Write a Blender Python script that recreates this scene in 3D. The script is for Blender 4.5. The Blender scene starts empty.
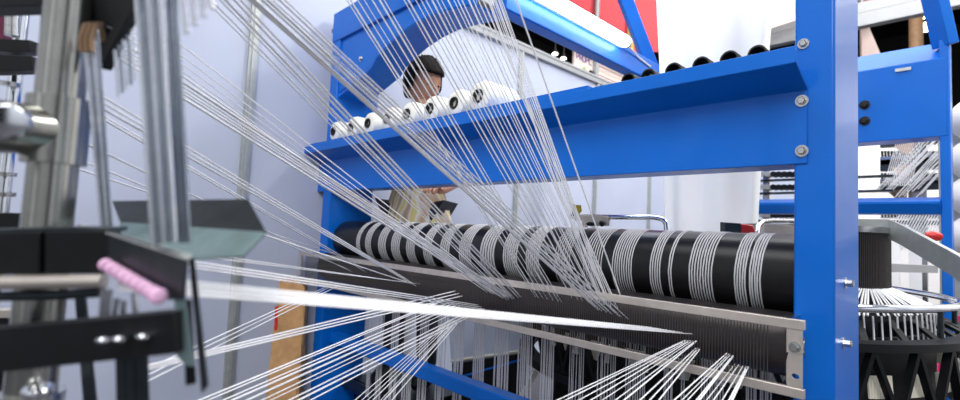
import bpy, bmesh, math, random
from mathutils import Vector, Matrix
random.seed(7)
S = bpy.context.scene
COL = S.collection
F = 500.0
H = 1.0                       # camera height above the floor
# ------------------------------------------------------------------ camera frame
_ex = Vector((480, 10, -500)); _ex = Vector((480, 10, 500)); _ex.normalize()
_b = Vector((520, -55, -500)); _ey = (_b - _b.dot(_ex) * _ex).normalized()
_ez = _ex.cross(_ey)
M = Matrix((( _ex.x, _ey.x, _ez.x), (_ex.y, _ey.y, _ez.y), (_ex.z, _ey.z, _ez.z)))   # world -> camera
MT = M.transposed()
CAM = Vector((0, 0, H))
FWD = MT @ Vector((0, 0, -1))
def ray(u, v): return MT @ Vector(((u - 480) / F, (200 - v) / F, -1.0))
def at(u, v, d=None, X=None, Y=None, Z=None):
    """the point of the place that the photograph shows at u, v, on a known plane or distance"""
    r = ray(u, v)
    if d is not None: t = d
    elif X is not None: t = X / r.x
    elif Y is not None: t = Y / r.y
    else: t = (Z - H) / r.z
    return CAM + r * t
cam_d = bpy.data.cameras.new('camera'); cam = bpy.data.objects.new('camera', cam_d); COL.objects.link(cam)
cam.matrix_world = Matrix.Translation(CAM) @ MT.to_4x4()
cam_d.sensor_width = 36; cam_d.lens = F / 960 * 36; cam_d.clip_start = .02
cam_d.dof.use_dof = True; cam_d.dof.focus_distance = 1.5; cam_d.dof.aperture_fstop = 2.6
S.camera = cam

# ------------------------------------------------------------------ materials
def lin(c): return tuple(((x/255)/12.92 if x/255 <= .04045 else ((x/255+.055)/1.055)**2.4) for x in c)
def mat(name, rgb, rough=.5, metal=0, noise=0, nscale=20, bump=0, bscale=80, spec=.5, coat=0, trans=0, stretch=None):
    m = bpy.data.materials.new(name); m.use_nodes = True
    N = m.node_tree.nodes; L = m.node_tree.links; b = N['Principled BSDF']
    c = (*lin(rgb), 1)
    b.inputs['Base Color'].default_value = c
    b.inputs['Roughness'].default_value = rough; b.inputs['Metallic'].default_value = metal
    b.inputs['Specular IOR Level'].default_value = spec; b.inputs['Coat Weight'].default_value = coat
    b.inputs['Coat Roughness'].default_value = .12
    tc = N.new('ShaderNodeTexCoord'); mp = N.new('ShaderNodeMapping'); L.new(tc.outputs['Object'], mp.inputs['Vector'])
    if stretch: mp.inputs['Scale'].default_value = stretch
    if noise:
        n = N.new('ShaderNodeTexNoise'); n.inputs['Scale'].default_value = nscale; n.inputs['Detail'].default_value = 4
        L.new(mp.outputs['Vector'], n.inputs['Vector'])
        r = N.new('ShaderNodeValToRGB'); L.new(n.outputs['Fac'], r.inputs['Fac'])
        r.color_ramp.elements[0].position = .3; r.color_ramp.elements[1].position = .7
        r.color_ramp.elements[0].color = tuple(x*(1-noise) for x in c[:3]) + (1,)
        r.color_ramp.elements[1].color = tuple(min(1, x*(1+noise)) for x in c[:3]) + (1,)
        L.new(r.outputs['Color'], b.inputs['Base Color'])
    if bump:
        n2 = N.new('ShaderNodeTexNoise'); n2.inputs['Scale'].default_value = bscale; n2.inputs['Detail'].default_value = 3
        L.new(mp.outputs['Vector'], n2.inputs['Vector'])
        bp = N.new('ShaderNodeBump'); bp.inputs['Strength'].default_value = bump; bp.inputs['Distance'].default_value = .004
        L.new(n2.outputs['Fac'], bp.inputs['Height']); L.new(bp.outputs['Normal'], b.inputs['Normal'])
    if trans: b.inputs['Transmission Weight'].default_value = trans
    return m
def emit(name, rgb, s):
    m = bpy.data.materials.new(name); m.use_nodes = True
    b = m.node_tree.nodes['Principled BSDF']
    b.inputs['Base Color'].default_value = (*lin(rgb), 1)
    b.inputs['Emission Color'].default_value = (*lin(rgb), 1); b.inputs['Emission Strength'].default_value = s
    return m
BLUE = mat('blue_paint', (0, 99, 196), .42, bump=.1, bscale=260, spec=.2, noise=.05, nscale=6, coat=.2)
STEEL = mat('brushed_steel', (196, 196, 194), .26, 1, noise=.12, nscale=40, stretch=(1, 1, 12))
REEDM = mat('reed_aluminium', (205, 196, 188), .42, .75, noise=.08, nscale=30)
CHROME = mat('chrome', (222, 225, 230), .1, 1, noise=.06, nscale=30)
BRONZE = mat('bronze_wire', (150, 122, 96), .28, 1, noise=.2, nscale=60)
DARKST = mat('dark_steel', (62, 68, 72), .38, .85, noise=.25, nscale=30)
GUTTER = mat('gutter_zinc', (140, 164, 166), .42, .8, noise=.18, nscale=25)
BLACK = mat('black_paint', (11, 12, 16), .5, noise=.3, nscale=40, spec=.3)
RUBBER = mat('black_rubber_roller', (16, 16, 18), .3, noise=.25, nscale=30, spec=.35, bump=.04, bscale=150)
ROLLST = mat('grey_steel_roller', (74, 70, 70), .42, .8, noise=.1, nscale=40)
YARN = mat('white_tape_yarn', (246, 246, 248), .38, noise=.04, nscale=90, spec=.6)
def sheer(m, a):
    m.node_tree.nodes['Principled BSDF'].inputs['Alpha'].default_value = a; return m
BAND = sheer(mat('sheer_white_tape', (214, 214, 218), .4, noise=.05, nscale=90, spec=.6), .6)
PACK = mat('cream_white_yarn_package', (240, 238, 228), .7, noise=.05, nscale=70, bump=.3, bscale=200)
CORE = mat('dark_tube_core', (34, 32, 30), .6, noise=.3, nscale=50)
PINK = mat('pink_ceramic', (224, 178, 212), .35, noise=.12, nscale=80)
FAB = mat('white_woven_fabric', (252, 253, 253), .55, noise=.03, nscale=14, stretch=(1, 1, .05), bump=.1, bscale=60)
WALL = mat('lavender_grey_panel', (180, 187, 206), .45, noise=.03, nscale=3)
WHITE = mat('white_panel', (238, 236, 234), .5, noise=.02, nscale=3)
WIRE = mat('dark_reed_wire', (96, 92, 90), .4, .8, noise=.1, nscale=40)
ROD = mat('steel_rod', (150, 158, 166), .16, 1, noise=.1, nscale=40)
PIPE = mat('pipe_steel', (160, 160, 154), .24, 1, noise=.1, nscale=20)
ALU = mat('aluminium_profile', (176, 180, 178), .35, .5, noise=.08, nscale=30)
GREYR = mat('grey_rail', (158, 160, 162), .5, .1, noise=.05, nscale=10)
FLOOR = mat('grey_floor', (84, 82, 88), .5, noise=.1, nscale=5)
DARK = mat('dark_hall', (24, 21, 22), .8, noise=.3, nscale=2)
RED = mat('red_banner', (205, 26, 44), .5, noise=.06, nscale=8)
REDP = mat('red_plastic', (205, 40, 38), .35, noise=.08, nscale=30)
MAG = mat('magenta_board', (196, 44, 100), .5, noise=.08, nscale=6)
TAN = mat('pale_pink_board', (222, 200, 190), .5, noise=.06, nscale=6)
WOOD = mat('tan_post', (214, 170, 130), .5, noise=.1, nscale=20)
YEL = mat('yellow_strip', (214, 182, 90), .5, noise=.08, nscale=20)
PAPER = mat('brown_paper', (196, 152, 104), .8, noise=.16, nscale=22, bump=.6, bscale=28)
CREAM = mat('cream_plastic', (226, 222, 204), .45, noise=.06, nscale=40)
INK = mat('purple_ink', (122, 98, 150), .6, noise=.1, nscale=30)
GREEN = mat('green_ink', (150, 170, 110), .6, noise=.1, nscale=30)
TUBE = emit('fluorescent_tube', (235, 245, 255), 14)
LAMP = emit('warm_lamp', (255, 236, 205), 9)
BRIGHT = emit('far_lamp_white', (255, 250, 240), 5)
SKIN = mat('skin', (196, 142, 112), .5, noise=.05, nscale=30)
HAIR = mat('dark_hair', (24, 17, 15), .7, noise=.35, nscale=90, bump=.4, bscale=160, spec=.15)
CLOTH = mat('cream_patterned_cloth', (226, 214, 190), .8, noise=.05)
TROU = mat('dark_trousers', (40, 42, 52), .8, noise=.15, nscale=50)
EYE = mat('dark_eye', (30, 20, 16), .2, noise=.1, nscale=90); LIP = mat('lip', (168, 96, 86), .5, noise=.08, nscale=60)
# cream cloth with soft tan and yellow stripes
n_ = CLOTH.node_tree.nodes; l_ = CLOTH.node_tree.links
w_ = n_.new('ShaderNodeTexWave'); w_.inputs['Scale'].default_value = 5.5; w_.inputs['Distortion'].default_value = 6; w_.inputs['Detail'].default_value = 1
tc_ = n_.new('ShaderNodeTexCoord'); l_.new(tc_.outputs['Object'], w_.inputs['Vector'])
r_ = n_.new('ShaderNodeValToRGB'); l_.new(w_.outputs['Fac'], r_.inputs['Fac'])
for i, (p, c) in enumerate(((0, (190, 160, 130)), (.35, (216, 198, 176)), (.62, (236, 232, 226)), (.85, (228, 212, 140)))):
    e = r_.color_ramp.elements[i] if i < 2 else r_.color_ramp.elements.new(p)
    e.position = p; e.color = (*lin(c), 1)
l_.new(r_.outputs['Color'], n_['Principled BSDF'].inputs['Base Color'])

# ------------------------------------------------------------------ mesh helpers
ORG = {}
class MB:
    def __init__(s): s.v = []; s.f = []
    def add(s, vs, fs):
        o = len(s.v); s.v += [Vector(v) for v in vs]; s.f += [tuple(i + o for i in f) for f in fs]; return s
    def box(s, a, b):
        x0, y0, z0 = a; x1, y1, z1 = b
        return s.add([(x0,y0,z0),(x1,y0,z0),(x1,y1,z0),(x0,y1,z0),(x0,y0,z1),(x1,y0,z1),(x1,y1,z1),(x0,y1,z1)],
                     [(0,3,2,1),(4,5,6,7),(0,1,5,4),(1,2,6,5),(2,3,7,6),(3,0,4,7)])
    def prism(s, pts, vec):
        n = len(pts); vec = Vector(vec); P = [Vector(p) for p in pts]
        nrm = Vector((0,0,0))
        for i in range(n): nrm += P[i].cross(P[(i+1) % n])
        if nrm.dot(vec) > 0: P.reverse()
        return s.add(P + [p + vec for p in P],
                     [tuple(range(n)), tuple(range(2*n-1, n-1, -1))] + [(i, i+n, (i+1) % n + n, (i+1) % n) for i in range(n)])
    def tube(s, path, r, n=8, caps=True, flat=1.0):
        P = [Vector(p) for p in path]; m = len(P)
        R = r if isinstance(r, (list, tuple)) else [r]*m
        t0 = (P[1]-P[0]).normalized(); ref = Vector((0,0,1)) if abs(t0.z) < .9 else Vector((1,0,0))
        u = t0.cross(ref).normalized(); vs = []
        for i in range(m):
            t = ((P[min(i+1,m-1)]-P[i]).normalized() + (P[i]-P[max(i-1,0)]).normalized()).normalized()
            u = (u - t*u.dot(t)).normalized(); w = t.cross(u)
            for k in range(n):
                a = 2*math.pi*k/n
                vs.append(P[i] + (u*math.cos(a) + w*math.sin(a)*flat)*R[i])
        fs = [(i*n+k, i*n+(k+1) % n, (i+1)*n+(k+1) % n, (i+1)*n+k) for i in range(m-1) for k in range(n)]
        if caps: fs += [tuple(range(n-1, -1, -1)), tuple((m-1)*n+k for k in range(n))]
        return s.add(vs, fs)
    def ring(s, c, R, r, z=None, a0=0, a1=2*math.pi, n=64, m=10):
        """closed ring of round section lying flat"""
        vs = []; fs = []
        for i in range(n):
            a = a0 + (a1-a0)*i/n
            for k in range(m):
                b = 2*math.pi*k/m
                vs.append((c[0]+(R+r*math.cos(b))*math.cos(a), c[1]+(R+r*math.cos(b))*math.sin(a), c[2]+r*math.sin(b)))
        for i in range(n):
            for k in range(m):
                fs.append((i*m+k, ((i+1) % n)*m+k, ((i+1) % n)*m+(k+1) % m, i*m+(k+1) % m))
        return s.add(vs, fs)
    def band(s, c, prof, n=72):
        """closed profile [(R, z)...] spun about the vertical through c"""
        m = len(prof); vs = []; fs = []
        for i in range(n):
            a = 2*math.pi*i/n
            for (R, z) in prof: vs.append((c[0]+R*math.cos(a), c[1]+R*math.sin(a), c[2]+z))
        for i in range(n):
            for k in range(m):
                fs.append((i*m+k, ((i+1) % n)*m+k, ((i+1) % n)*m+(k+1) % m, i*m+(k+1) % m))
        return s.add(vs, fs)
    def lathe(s, p0, axis, prof, n=28):
        """open profile [(distance along axis, radius)...]"""
        p0 = Vector(p0); t = Vector(axis).normalized(); ref = Vector((0,0,1)) if abs(t.z) < .9 else Vector((1,0,0))
        u = t.cross(ref).normalized(); w = t.cross(u); m = len(prof); vs = []
        for (h, r) in prof:
            for k in range(n):
                a = 2*math.pi*k/n; vs.append(p0 + t*h + (u*math.cos(a) + w*math.sin(a))*r)
        fs = [(i*n+k, i*n+(k+1) % n, (i+1)*n+(k+1) % n, (i+1)*n+k) for i in range(m-1) for k in range(n)]
        fs += [tuple(range(n-1, -1, -1)), tuple((m-1)*n+k for k in range(n))]
        return s.add(vs, fs)
    def ball(s, c, r, n=14, m=9, sc=(1,1,1)):
        c = Vector(c); vs = [c + Vector((0,0,r*sc[2]))]
        for i in range(1, m):
            a = math.pi*i/m
            for k in range(n):
                b = 2*math.pi*k/n
                vs.append(c + Vector((r*sc[0]*math.sin(a)*math.cos(b), r*sc[1]*math.sin(a)*math.sin(b), r*sc[2]*math.cos(a))))
        vs.append(c - Vector((0,0,r*sc[2]))); fs = [(0, 1+k, 1+(k+1) % n) for k in range(n)]
        for i in range(m-2):
            fs += [(1+i*n+k, 1+(i+1)*n+k, 1+(i+1)*n+(k+1) % n, 1+i*n+(k+1) % n) for k in range(n)]
        e = len(vs)-1; fs += [(1+(m-2)*n+k, e, 1+(m-2)*n+(k+1) % n) for k in range(n)]
        return s.add(vs, fs)
    def plate(s, pts, t):
        """flat plate of thickness t, corners given, its back away from the camera"""
        P = [Vector(p) for p in pts]; nrm = Vector((0,0,0))
        for i in range(len(P)): nrm += P[i].cross(P[(i+1) % len(P)])
        nrm.normalize()
        c = sum(P, Vector())/len(P)
        if nrm.dot(c-CAM) < 0: nrm = -nrm
        return s.prism(P, nrm*t)
    def sweep(s, path, up, w, h):
        """rectangular bar along a path: w sideways, h along up"""
        P = [Vector(p) for p in path]; up = Vector(up).normalized(); m = len(P); vs = []
        for i in range(m):
            t = ((P[min(i+1,m-1)]-P[i]).normalized() + (P[i]-P[max(i-1,0)]).normalized()).normalized()
            sd = t.cross(up).normalized(); uu = sd.cross(t).normalized()
            for a, b in ((-1,-1),(1,-1),(1,1),(-1,1)): vs.append(P[i] + sd*a*w/2 + uu*b*h/2)
        fs = [(i*4+k, i*4+(k+1) % 4, (i+1)*4+(k+1) % 4, (i+1)*4+k) for i in range(m-1) for k in range(4)]
        fs += [(3,2,1,0), tuple((m-1)*4+k for k in range(4))]
        return s.add(vs, fs)
    def build(s, name, m, parent=None, bevel=0, smooth=True, seg=2):
        me = bpy.data.meshes.new(name)
        if parent is None:
            lo = Vector([min(v[i] for v in s.v) for i in range(3)]); hi = Vector([max(v[i] for v in s.v) for i in range(3)])
            org = (lo+hi)/2
        else: org = ORG[parent.name]
        me.from_pydata([v-org for v in s.v], [], s.f)
        bm = bmesh.new(); bm.from_mesh(me); bmesh.ops.recalc_face_normals(bm, faces=bm.faces); bm.to_mesh(me); bm.free()
        me.materials.append(m)
        if smooth:
            me.polygons.foreach_set('use_smooth', [True]*len(me.polygons)); me.set_sharp_from_angle(angle=math.radians(38))
        o = bpy.data.objects.new(name, me); COL.objects.link(o)
        if parent is None: o.location = org
        else: o.parent = parent
        ORG[o.name] = org
        if bevel:
            b = o.modifiers.new('bevel', 'BEVEL'); b.width = bevel; b.segments = seg; b.limit_method = 'ANGLE'; b.angle_limit = math.radians(40)
        return o
def tag(o, label, cat, group=None):
    o['label'] = label; o['category'] = cat
    if group: o['group'] = group
    return o
def thing(name, loc, label, cat, group=None):
    o = bpy.data.objects.new(name, None); COL.objects.link(o); o.location = loc; o.empty_display_size = .05
    ORG[o.name] = Vector(loc); return tag(o, label, cat, group)
def structure(o): o['kind'] = 'structure'; return o
def bolt(p, axis, parent, r=.011, h=.009, m=STEEL, name='bolt'):
    b = MB(); p = Vector(p); a = Vector(axis).normalized()
    b.lathe(p, a, [(-.004, r*1.5), (.0025, r*1.5), (.0026, r*1.0)], 20)
    b.lathe(p + a*.0025, a, [(-.001, r), (h*.8, r), (h, r*.8)], 6)
    return b.build(name, m, parent, smooth=False)

# ------------------------------------------------------------------ setting: booth and hall
XW = -2.7; YB = 6.2
structure(MB().box((-9, -5, 0), (-8.9, 16, 6.4)).build('wall_hall_left', DARK)); structure(MB().box((-9, 16, 0), (6, 16.1, 6.4)).build('wall_hall_back', DARK))
structure(MB().box((-9, -5, -.05), (6, 16, 0)).build('floor', FLOOR))
structure(MB().box((-9, -5, 6.4), (6, 16, 6.5)).build('ceiling', DARK))
zt = at(445, 20, X=XW).z
structure(MB().box((XW-.05, -1.5, 0), (XW, YB, zt)).build('wall_left', WALL))
for i, u in enumerate((247, 417, 518, 596, 650)):
    y = at(u, 120, X=XW).y
    b = MB()
    b.box((XW, y-.022, 0), (XW+.022, y+.022, zt)); b.box((XW+.022, y-.008, 0), (XW+.03, y+.008, zt))
    structure(b.build('trim_%d' % (i+1), ALU))
zu = at(560, 41, X=XW).z
b = MB(); b.box((XW-.05, -1.5, zt), (XW+.03, YB, zt+.07)); b.box((XW-.05, -1.5, zt+.045), (XW+.036, YB, zt+.052))
structure(b.build('trim_6', GREYR, bevel=.004))
structure(MB().box((XW-.05, -1.5, zu), (XW+.03, YB, zu+.12)).build('trim_7', GREYR, bevel=.004))
b = MB()
for u in (455, 597):
    y = at(u, 30, X=XW).y; b.box((XW-.04, y-.025, zt+.07), (XW+.02, y+.025, zu))
structure(b.build('trim_8', GREYR))
# sign and boards in the opening over the wall
y0 = at(576, 55, X=XW).y; y1 = at(596, 60, X=XW).y
sg = thing('sign_board', (XW-.02, (y0+y1)/2, zt+.07), 'pale pink sign board with purple lettering above the grey wall rail', 'sign')
MB().box((XW-.04, y0, zt+.07), (XW-.02, y1, zu)).build('panel', TAN, sg)
def letters(p, ax, up, size, strokes, parent, m, name='lettering'):
    """block capitals from strokes on a 0..1 grid"""
    G = {'P': [((0,0),(0,1)),((0,1),(.7,1)),((.7,1),(.7,.5)),((.7,.5),(0,.5))], 'R': [((0,0),(0,1)),((0,1),(.7,1)),((.7,1),(.7,.5)),((.7,.5),(0,.5)),((.25,.5),(.75,0))],
         'O': [((0,0),(0,1)),((0,1),(.7,1)),((.7,1),(.7,0)),((.7,0),(0,0))], 'C': [((.7,1),(0,1)),((0,1),(0,0)),((0,0),(.7,0))]}
    b = MB(); p = Vector(p); ax = Vector(ax); up = Vector(up); nrm = Vector((1,0,0))
    for i, ch in enumerate(strokes):
        for (a, c) in G[ch]:
            q0 = p + ax*size*(i*.95+a[0]) + up*size*a[1]; q1 = p + ax*size*(i*.95+c[0]) + up*size*c[1]
            b.tube([q0, q1], size*.1, 4)
    return b.build(name, m, parent)
dy = (y1-y0)
letters((XW-.018, y0+.1*dy, zt+.17), (0,1,0), (0,0,1), dy*.165, 'PROPC', sg, INK)
MB().prism([(XW-.02, y0+.3*dy, zu-.17), (XW-.02, y0+.75*dy, zu-.2), (XW-.02, y0+.5*dy, zu-.12)], (.006,0,0)).build('emblem', GREEN, sg)
MB().box((XW-.02, y0+.75*dy, zt+.08), (XW+.0, y0+.9*dy, zt+.11)).build('clip', BLACK, sg)
y2 = at(700, 60, X=XW).y
tb = thing('panel_boards', (XW-.02, (y1+y2)/2, zt+.07), 'pale tan board with lengthwise joints to the right of the lettered sign', 'board')
b = MB()
for k in range(4):
    h = (zu-zt-.07)/4; b.box((XW-.045+.004*(k % 2), y1+.06, zt+.072+k*h), (XW-.025+.004*(k % 2), YB-.1, zt+.066+(k+1)*h))
b.build('panel', TAN, tb)
MB().ball(at(606, 64, X=XW-.02), .025).build('spotlight_head', BLACK, tb)
# two far hall lamps seen through the dark opening
for u, v, w in ((555, 54, 'left one of the two'), (563.5, 58.5, 'right one of the two')):
    p = at(u, v, X=XW-.9)
    t = thing('hall_lamp', p, 'small white hall lamp glowing in the dark opening, ' + w, 'lamp')
    MB().ball(p, .03, sc=(1.2,1.2,.5)).build('bulb', BRIGHT, t); MB().lathe(p + Vector((0,0,.02)), (0,0,1), [(0,.03),(.03,.02),(.05,.008),(6.39-p.z-.02,.012)]).build('housing', BLACK, t)
# far booth across the back
structure(MB().box((-2.7, YB, 0), (-1.05, YB+.05, zt)).build('wall_back', WALL))
structure(MB().box((-1.05, YB, 0), (3.2, YB+.05, 2.25)).build('wall_back_white', WHITE))
structure(MB().box((.14, YB+.4, 0), (5, YB+.45, 6.4)).build('wall_reflector', WHITE))  # added out of view, a white surface for the right post's side to reflect
za = at(862, 28, Y=YB).z; zb = at(862, 14, Y=YB).z; zc = at(862, 3, Y=YB).z
b = MB(); b.box((-2.2, YB-.06, za), (3, YB+.04, zb-.01)); structure(b.build('trim_9', GREYR, bevel=.006))
b = MB(); b.box((-2.2, YB-.03, zb), (3, YB+.07, zc)); structure(b.build('trim_10', GREYR, bevel=.006))
# banners
def banner(name, pts, m, label, t=.02):
    o = MB().plate(pts, t).build(name, m); return tag(o, label, 'banner')
banner('red_banner', [at(868,11,d=5.2), at(868,-260,d=5.2), at(915,-260,d=5.2), at(905,1,d=5.2), at(890,6,d=5.2)], RED, 'red banner with a curved lower edge above the grey rails at upper right')
banner('red_banner', [at(552,-175,d=6.4), at(595,-175,d=6.4), at(595,36,d=6.4), at(552,40,d=6.4)], RED, 'red banner left of the grey pole above the glowing tube light')
banner('red_banner', [at(600,-175,d=6.4), at(629,-175,d=6.4), at(629,50,d=6.4), at(600,42,d=6.4)], RED, 'red banner between the grey pole and the yellow strip')
banner('red_banner', [at(633,-175,d=6.4), at(664,-175,d=6.4), at(664,52,d=6.4), at(633,52,d=6.4)], RED, 'red banner behind the slanted blue brace')
p = at(597.5, 0, d=6.35); tag(MB().tube([(p.x,p.y,0),(p.x,p.y,6.35)], .032, 12).build('hall_pole', GREYR), 'slim grey pole between two red banners', 'pole')
p = at(631, 20, d=6.36); tag(MB().box((p.x-.03,p.y-.03,0),(p.x+.03,p.y+.03,6.35)).build('banner_frame_post', YEL), 'narrow yellow upright between the red banners beside the blue brace', 'post')
p = at(916, 30, Y=8.5); tag(MB().tube([(p.x,p.y,0),(p.x,p.y,6.4)], .075, 16).build('hall_column', WOOD), 'slim tan column in the dark hall left of the pendant lamp', 'column')
tag(MB().plate([at(862,-236,d=5.6), at(868,-236,d=5.6), at(870,29,d=5.6), at(884,62,d=5.6), at(862,62,d=5.6)], .03).build('leaning_board', TAN), 'pale pink board with a slanted edge above the rear blue beam', 'board')
tag(MB().plate([at(771,-255,d=5.3), at(803,-255,d=5.3), at(803,18,d=5.3), at(768,29,d=5.3)], .03).build('hanging_board', TAN), 'pale pink board between the white fabric and the blue post', 'board')
tag(MB().plate([at(861,-255,d=5.25), at(868,-255,d=5.25), at(868,12,d=5.25), at(861,13,d=5.25)], .04).build('hall_upright', ALU), 'grey upright left of the red banner at upper right', 'upright')
p = at(926.5, 27, Y=9.5)
pl = thing('pendant_lamp', p, 'round warm pendant lamp shining in the dark hall', 'lamp')
MB().ball(p, .13, sc=(1,1,.45)).build('lamp_glass', LAMP, pl)
MB().ball(p + Vector((0,0,.12)), .045).build('bulb_cap', LAMP, pl)
MB().lathe(p + Vector((0,0,.05)), (0,0,1), [(0,.1),(.05,.05),(.12,.02),(6.39-p.z-.05,.012)]).build('lamp_stem', DARK, pl)
# magenta board low at right
tag(MB().plate([at(946,318,d=2.9), at(990,312,d=2.9), at(990,470,d=2.9), at(860,470,d=2.9), at(895,392,d=2.9), at(938,372,d=2.7)], .03).build('magenta_board', MAG), 'magenta board low behind the round loom at the right edge', 'board')

# ------------------------------------------------------------------ blue machine frame
YF = 1.3
def bl(u, v, **k): return at(u, v, **k)
fr = thing('machine_frame', (-1.3, 2.2, 0), 'blue painted steel frame of the weaving machine standing on the floor', 'machine frame')
XR0 = at(793.5, 200, Y=YF).x; XR1 = at(835, 200, Y=YF).x
YRr = 1.56
XL0 = at(330, 110, Y=YF).x - .02; XL1 = XL0 + .085
zTop = at(331, 44, Y=YF).z
zT2 = zTop + .17
def channel(x0, x1, y0, y1, z0, z1): return MB().box((x0,y0,z0),(x1,y1,z1))
channel(XR0, XR1, YF, YRr, 0, zT2).build('post', BLUE, fr, bevel=.006, seg=3)
pp = channel(XL0, XL1, YF, YRr+.01, 0, zT2-.05).build('post', BLUE, fr, bevel=.005, seg=3)
# shelf beam: web, sloping underside, lip, tray
zWb = at(808, 163.5, Y=YF).z; zWt = at(808, 90, Y=YF).z
xe = at(808, 120, Y=YF).x; YLp = 1.3*1.388/1.5
pL = at(797, 45, Y=YLp); zL1 = pL.z; zL0 = at(797, 62, Y=YLp).z
xs = at(300, 150, Y=YLp).x
th = .006
prof = [(YF-.004, zWb), (YF-.004, zWt), (YLp, zL0), (YLp, zL1), (YLp+th, zL1), (YLp+th, zL0+.004), (YF+.01, zWt+.012), (YF+.19, zWt+.012), (YF+.19, zWt+.004), (YF+.003, zWt-.002), (YF+.003, zWb)]
prof2 = [(YF-.004, zWb), (YF-.004, zWt), (YLp, zL0), (YLp, zL1), (YLp+th, zL1), (YLp+th, zL0+.004), (YF-.001, zWt+.006), (YF-.001, zWb)]
sb = MB().prism([(xs, y, z) for y, z in prof2], (xe-xs, 0, 0)).build('shelf_beam', BLUE, fr, bevel=.0015)
# tray behind, between the posts
zs = zL1 + .02
xm = at(600, 90, Y=YF).x; zs2 = zs - .03
MB().box((xs+.02, YLp+.03, zs-.012), (xm, YF+.2, zs)).box((xm, YLp+.03, zs2-.012), (XR0, YF+.2, zs2)).box((xs+.03, YF-.001, zWt), (XR0, YF+.006, zs-.011)).box((XL1, YF+.0, zWb), (XR0, YF+.09, zWb+.008)).build('shelf_tray', BLUE, fr)
for u, v in ((802, 101), (802, 151)):
    bolt(at(u, v, Y=YF-.004), (0,-1,0), sb, .009, .008)
bolt(at(803.5, 44, Y=YF), (0,-1,0), fr, .008, .006)
bolt(at(323, 163, Y=YF-.004), (0,-1,0), sb, .008, .006)
for v in (283, 343):
    bolt(at(845 if v == 283 else 843, v, X=XR1), (1,0,0), fr, .0085, .014)
# top beam and gusset on the left post
MB().box((XL0-.002, YF-.004, zTop), (XR1, YF+.10, zT2)).build('top_beam', BLUE, fr, bevel=.005)
gp = [at(377.5, 66, Y=YF+.02), at(383, 56, Y=YF+.02), at(392, 46, Y=YF+.02), at(405, 34, Y=YF+.02), at(420, 23, Y=YF+.02), at(437, 14, Y=YF+.02), at(458, 7, Y=YF+.02), at(485, 2, Y=YF+.02)]
xg = XL1
poly = [Vector((xg-.02, YF+.01, zTop+.03))] + [Vector((xg-.02, YF+.01, at(377.5,75,Y=YF+.02).z))]
# the gusset's curved edge, front plate and the folded flange behind it
curve = [Vector((p.x-.045, YF+.012, p.z)) for p in gp]
tp = [Vector((xg-.03, YF+.012, zTop+.05)), Vector((xg-.03, YF+.012, curve[0].z-.08))] + curve + [Vector((curve[-1].x, YF+.012, zTop+.05))]
MB().prism(tp, (0, .008, 0)).build('gusset', BLUE, fr)
fl = MB(); cc = [Vector((xg-.005, YF+.012, curve[0].z-.1))] + curve
fl.sweep([c + Vector((0,.09,0)) for c in cc], (0,1,0), .008, .18)
fl.build('gusset_flange', BLUE, fr)
bolt(at(361, 59, Y=YF+.01), (0,-1,0), fr, .01, .008); bolt(at(333, 31, Y=YF), (0,-1,0), fr, .01, .006)
# overhead beam that carries the tube light, running to the rear
XTb = -1.40; zTb0 = at(595, 53, X=XTb+.035).z
MB().box((XTb-.035, YF+.1, zTb0), (XTb+.035, 3.05, zTb0+.12)).build('light_beam', BLUE, fr, bevel=.006)
# rear frame
YR = 3.25
XQ0 = at(940, 150, Y=YR).x; XQ1 = at(951, 150, Y=YR).x
zQt = at(940, 40, Y=YR).z
MB().box((XQ0, YR, 0), (XQ1, YR+.14, zQt)).build('post', BLUE, fr, bevel=.005)
xq = at(600, 100, Y=YR).x
zq0 = at(900, 139.5, Y=YR).z; zq1 = at(900, 65, Y=YR).z; zqt = at(900, 54, Y=YR+.1).z
MB().prism([(-2.2, YR-.002, zq0), (-2.2, YR-.002, zq1), (-2.2, YR+.12, zqt+.03), (-2.2, YR+.13, zqt+.03), (-2.2, YR+.13, zq0)], (XQ1-.01+2.2, 0, 0)).build('rear_beam', BLUE, fr, bevel=.003)
zr0 = at(900, 214, Y=YR).z; zr1 = at(900, 201, Y=YR-.06).z
xq2 = at(735, 200, Y=YR).x
MB().prism([(xq2, YR-.04, zr1+.0), (xq2, YR-.04, zr1-.012), (xq2, YR-.0, zr0), (xq2, YR+.1, zr0), (xq2, YR+.1, zr1+.03)], (XQ0-xq2, 0, 0)).build('lower_rear_beam', BLUE, fr, bevel=.002)
MB().plate([at(895,69,Y=YR-.012), at(911,66.5,Y=YR-.012), at(911,69.5,Y=YR-.012), at(895,72,Y=YR-.012)], .012).build('latch', ALU, fr)
for v in (105, 121): bolt(at(864.5, v, Y=YR-.004), (0,-1,0), fr, .016, .014, BLACK, 'knob')
# braces at the rear
pa = at(616, -25, d=3.0); pb = at(655, 78, d=3.0)
MB().sweep([pa, pb], FWD.cross(pb-pa), .055, .075).build('brace', BLUE, fr, bevel=.004)
pa = at(928, -30, d=2.46); pb = at(945.5, 46, d=2.46)
MB().sweep([pa, pb], FWD.cross(pb-pa), .09, .056).build('brace', BLUE, fr, bevel=.004)
# low cross bar at the front
zc0 = at(440, 387, Y=YF+.05).z; zc1 = at(440, 373, Y=YF+.05).z
MB().box((XL1, YF+.05, zc0), (XR0, YF+.11, zc1)).build('low_cross_bar', BLUE, fr, bevel=.004)
# top edge rails joining front and rear on both sides, foot plates
for x0, x1, y0, y1 in ((XR0, XR1, YF, YRr), (XL0, XL1, YF, YRr+.01)):
    MB().box((x0-.04, y0-.04, 0), (x1+.04, y1+.04, .012)).build('foot_plate', BLUE, fr)

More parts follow.
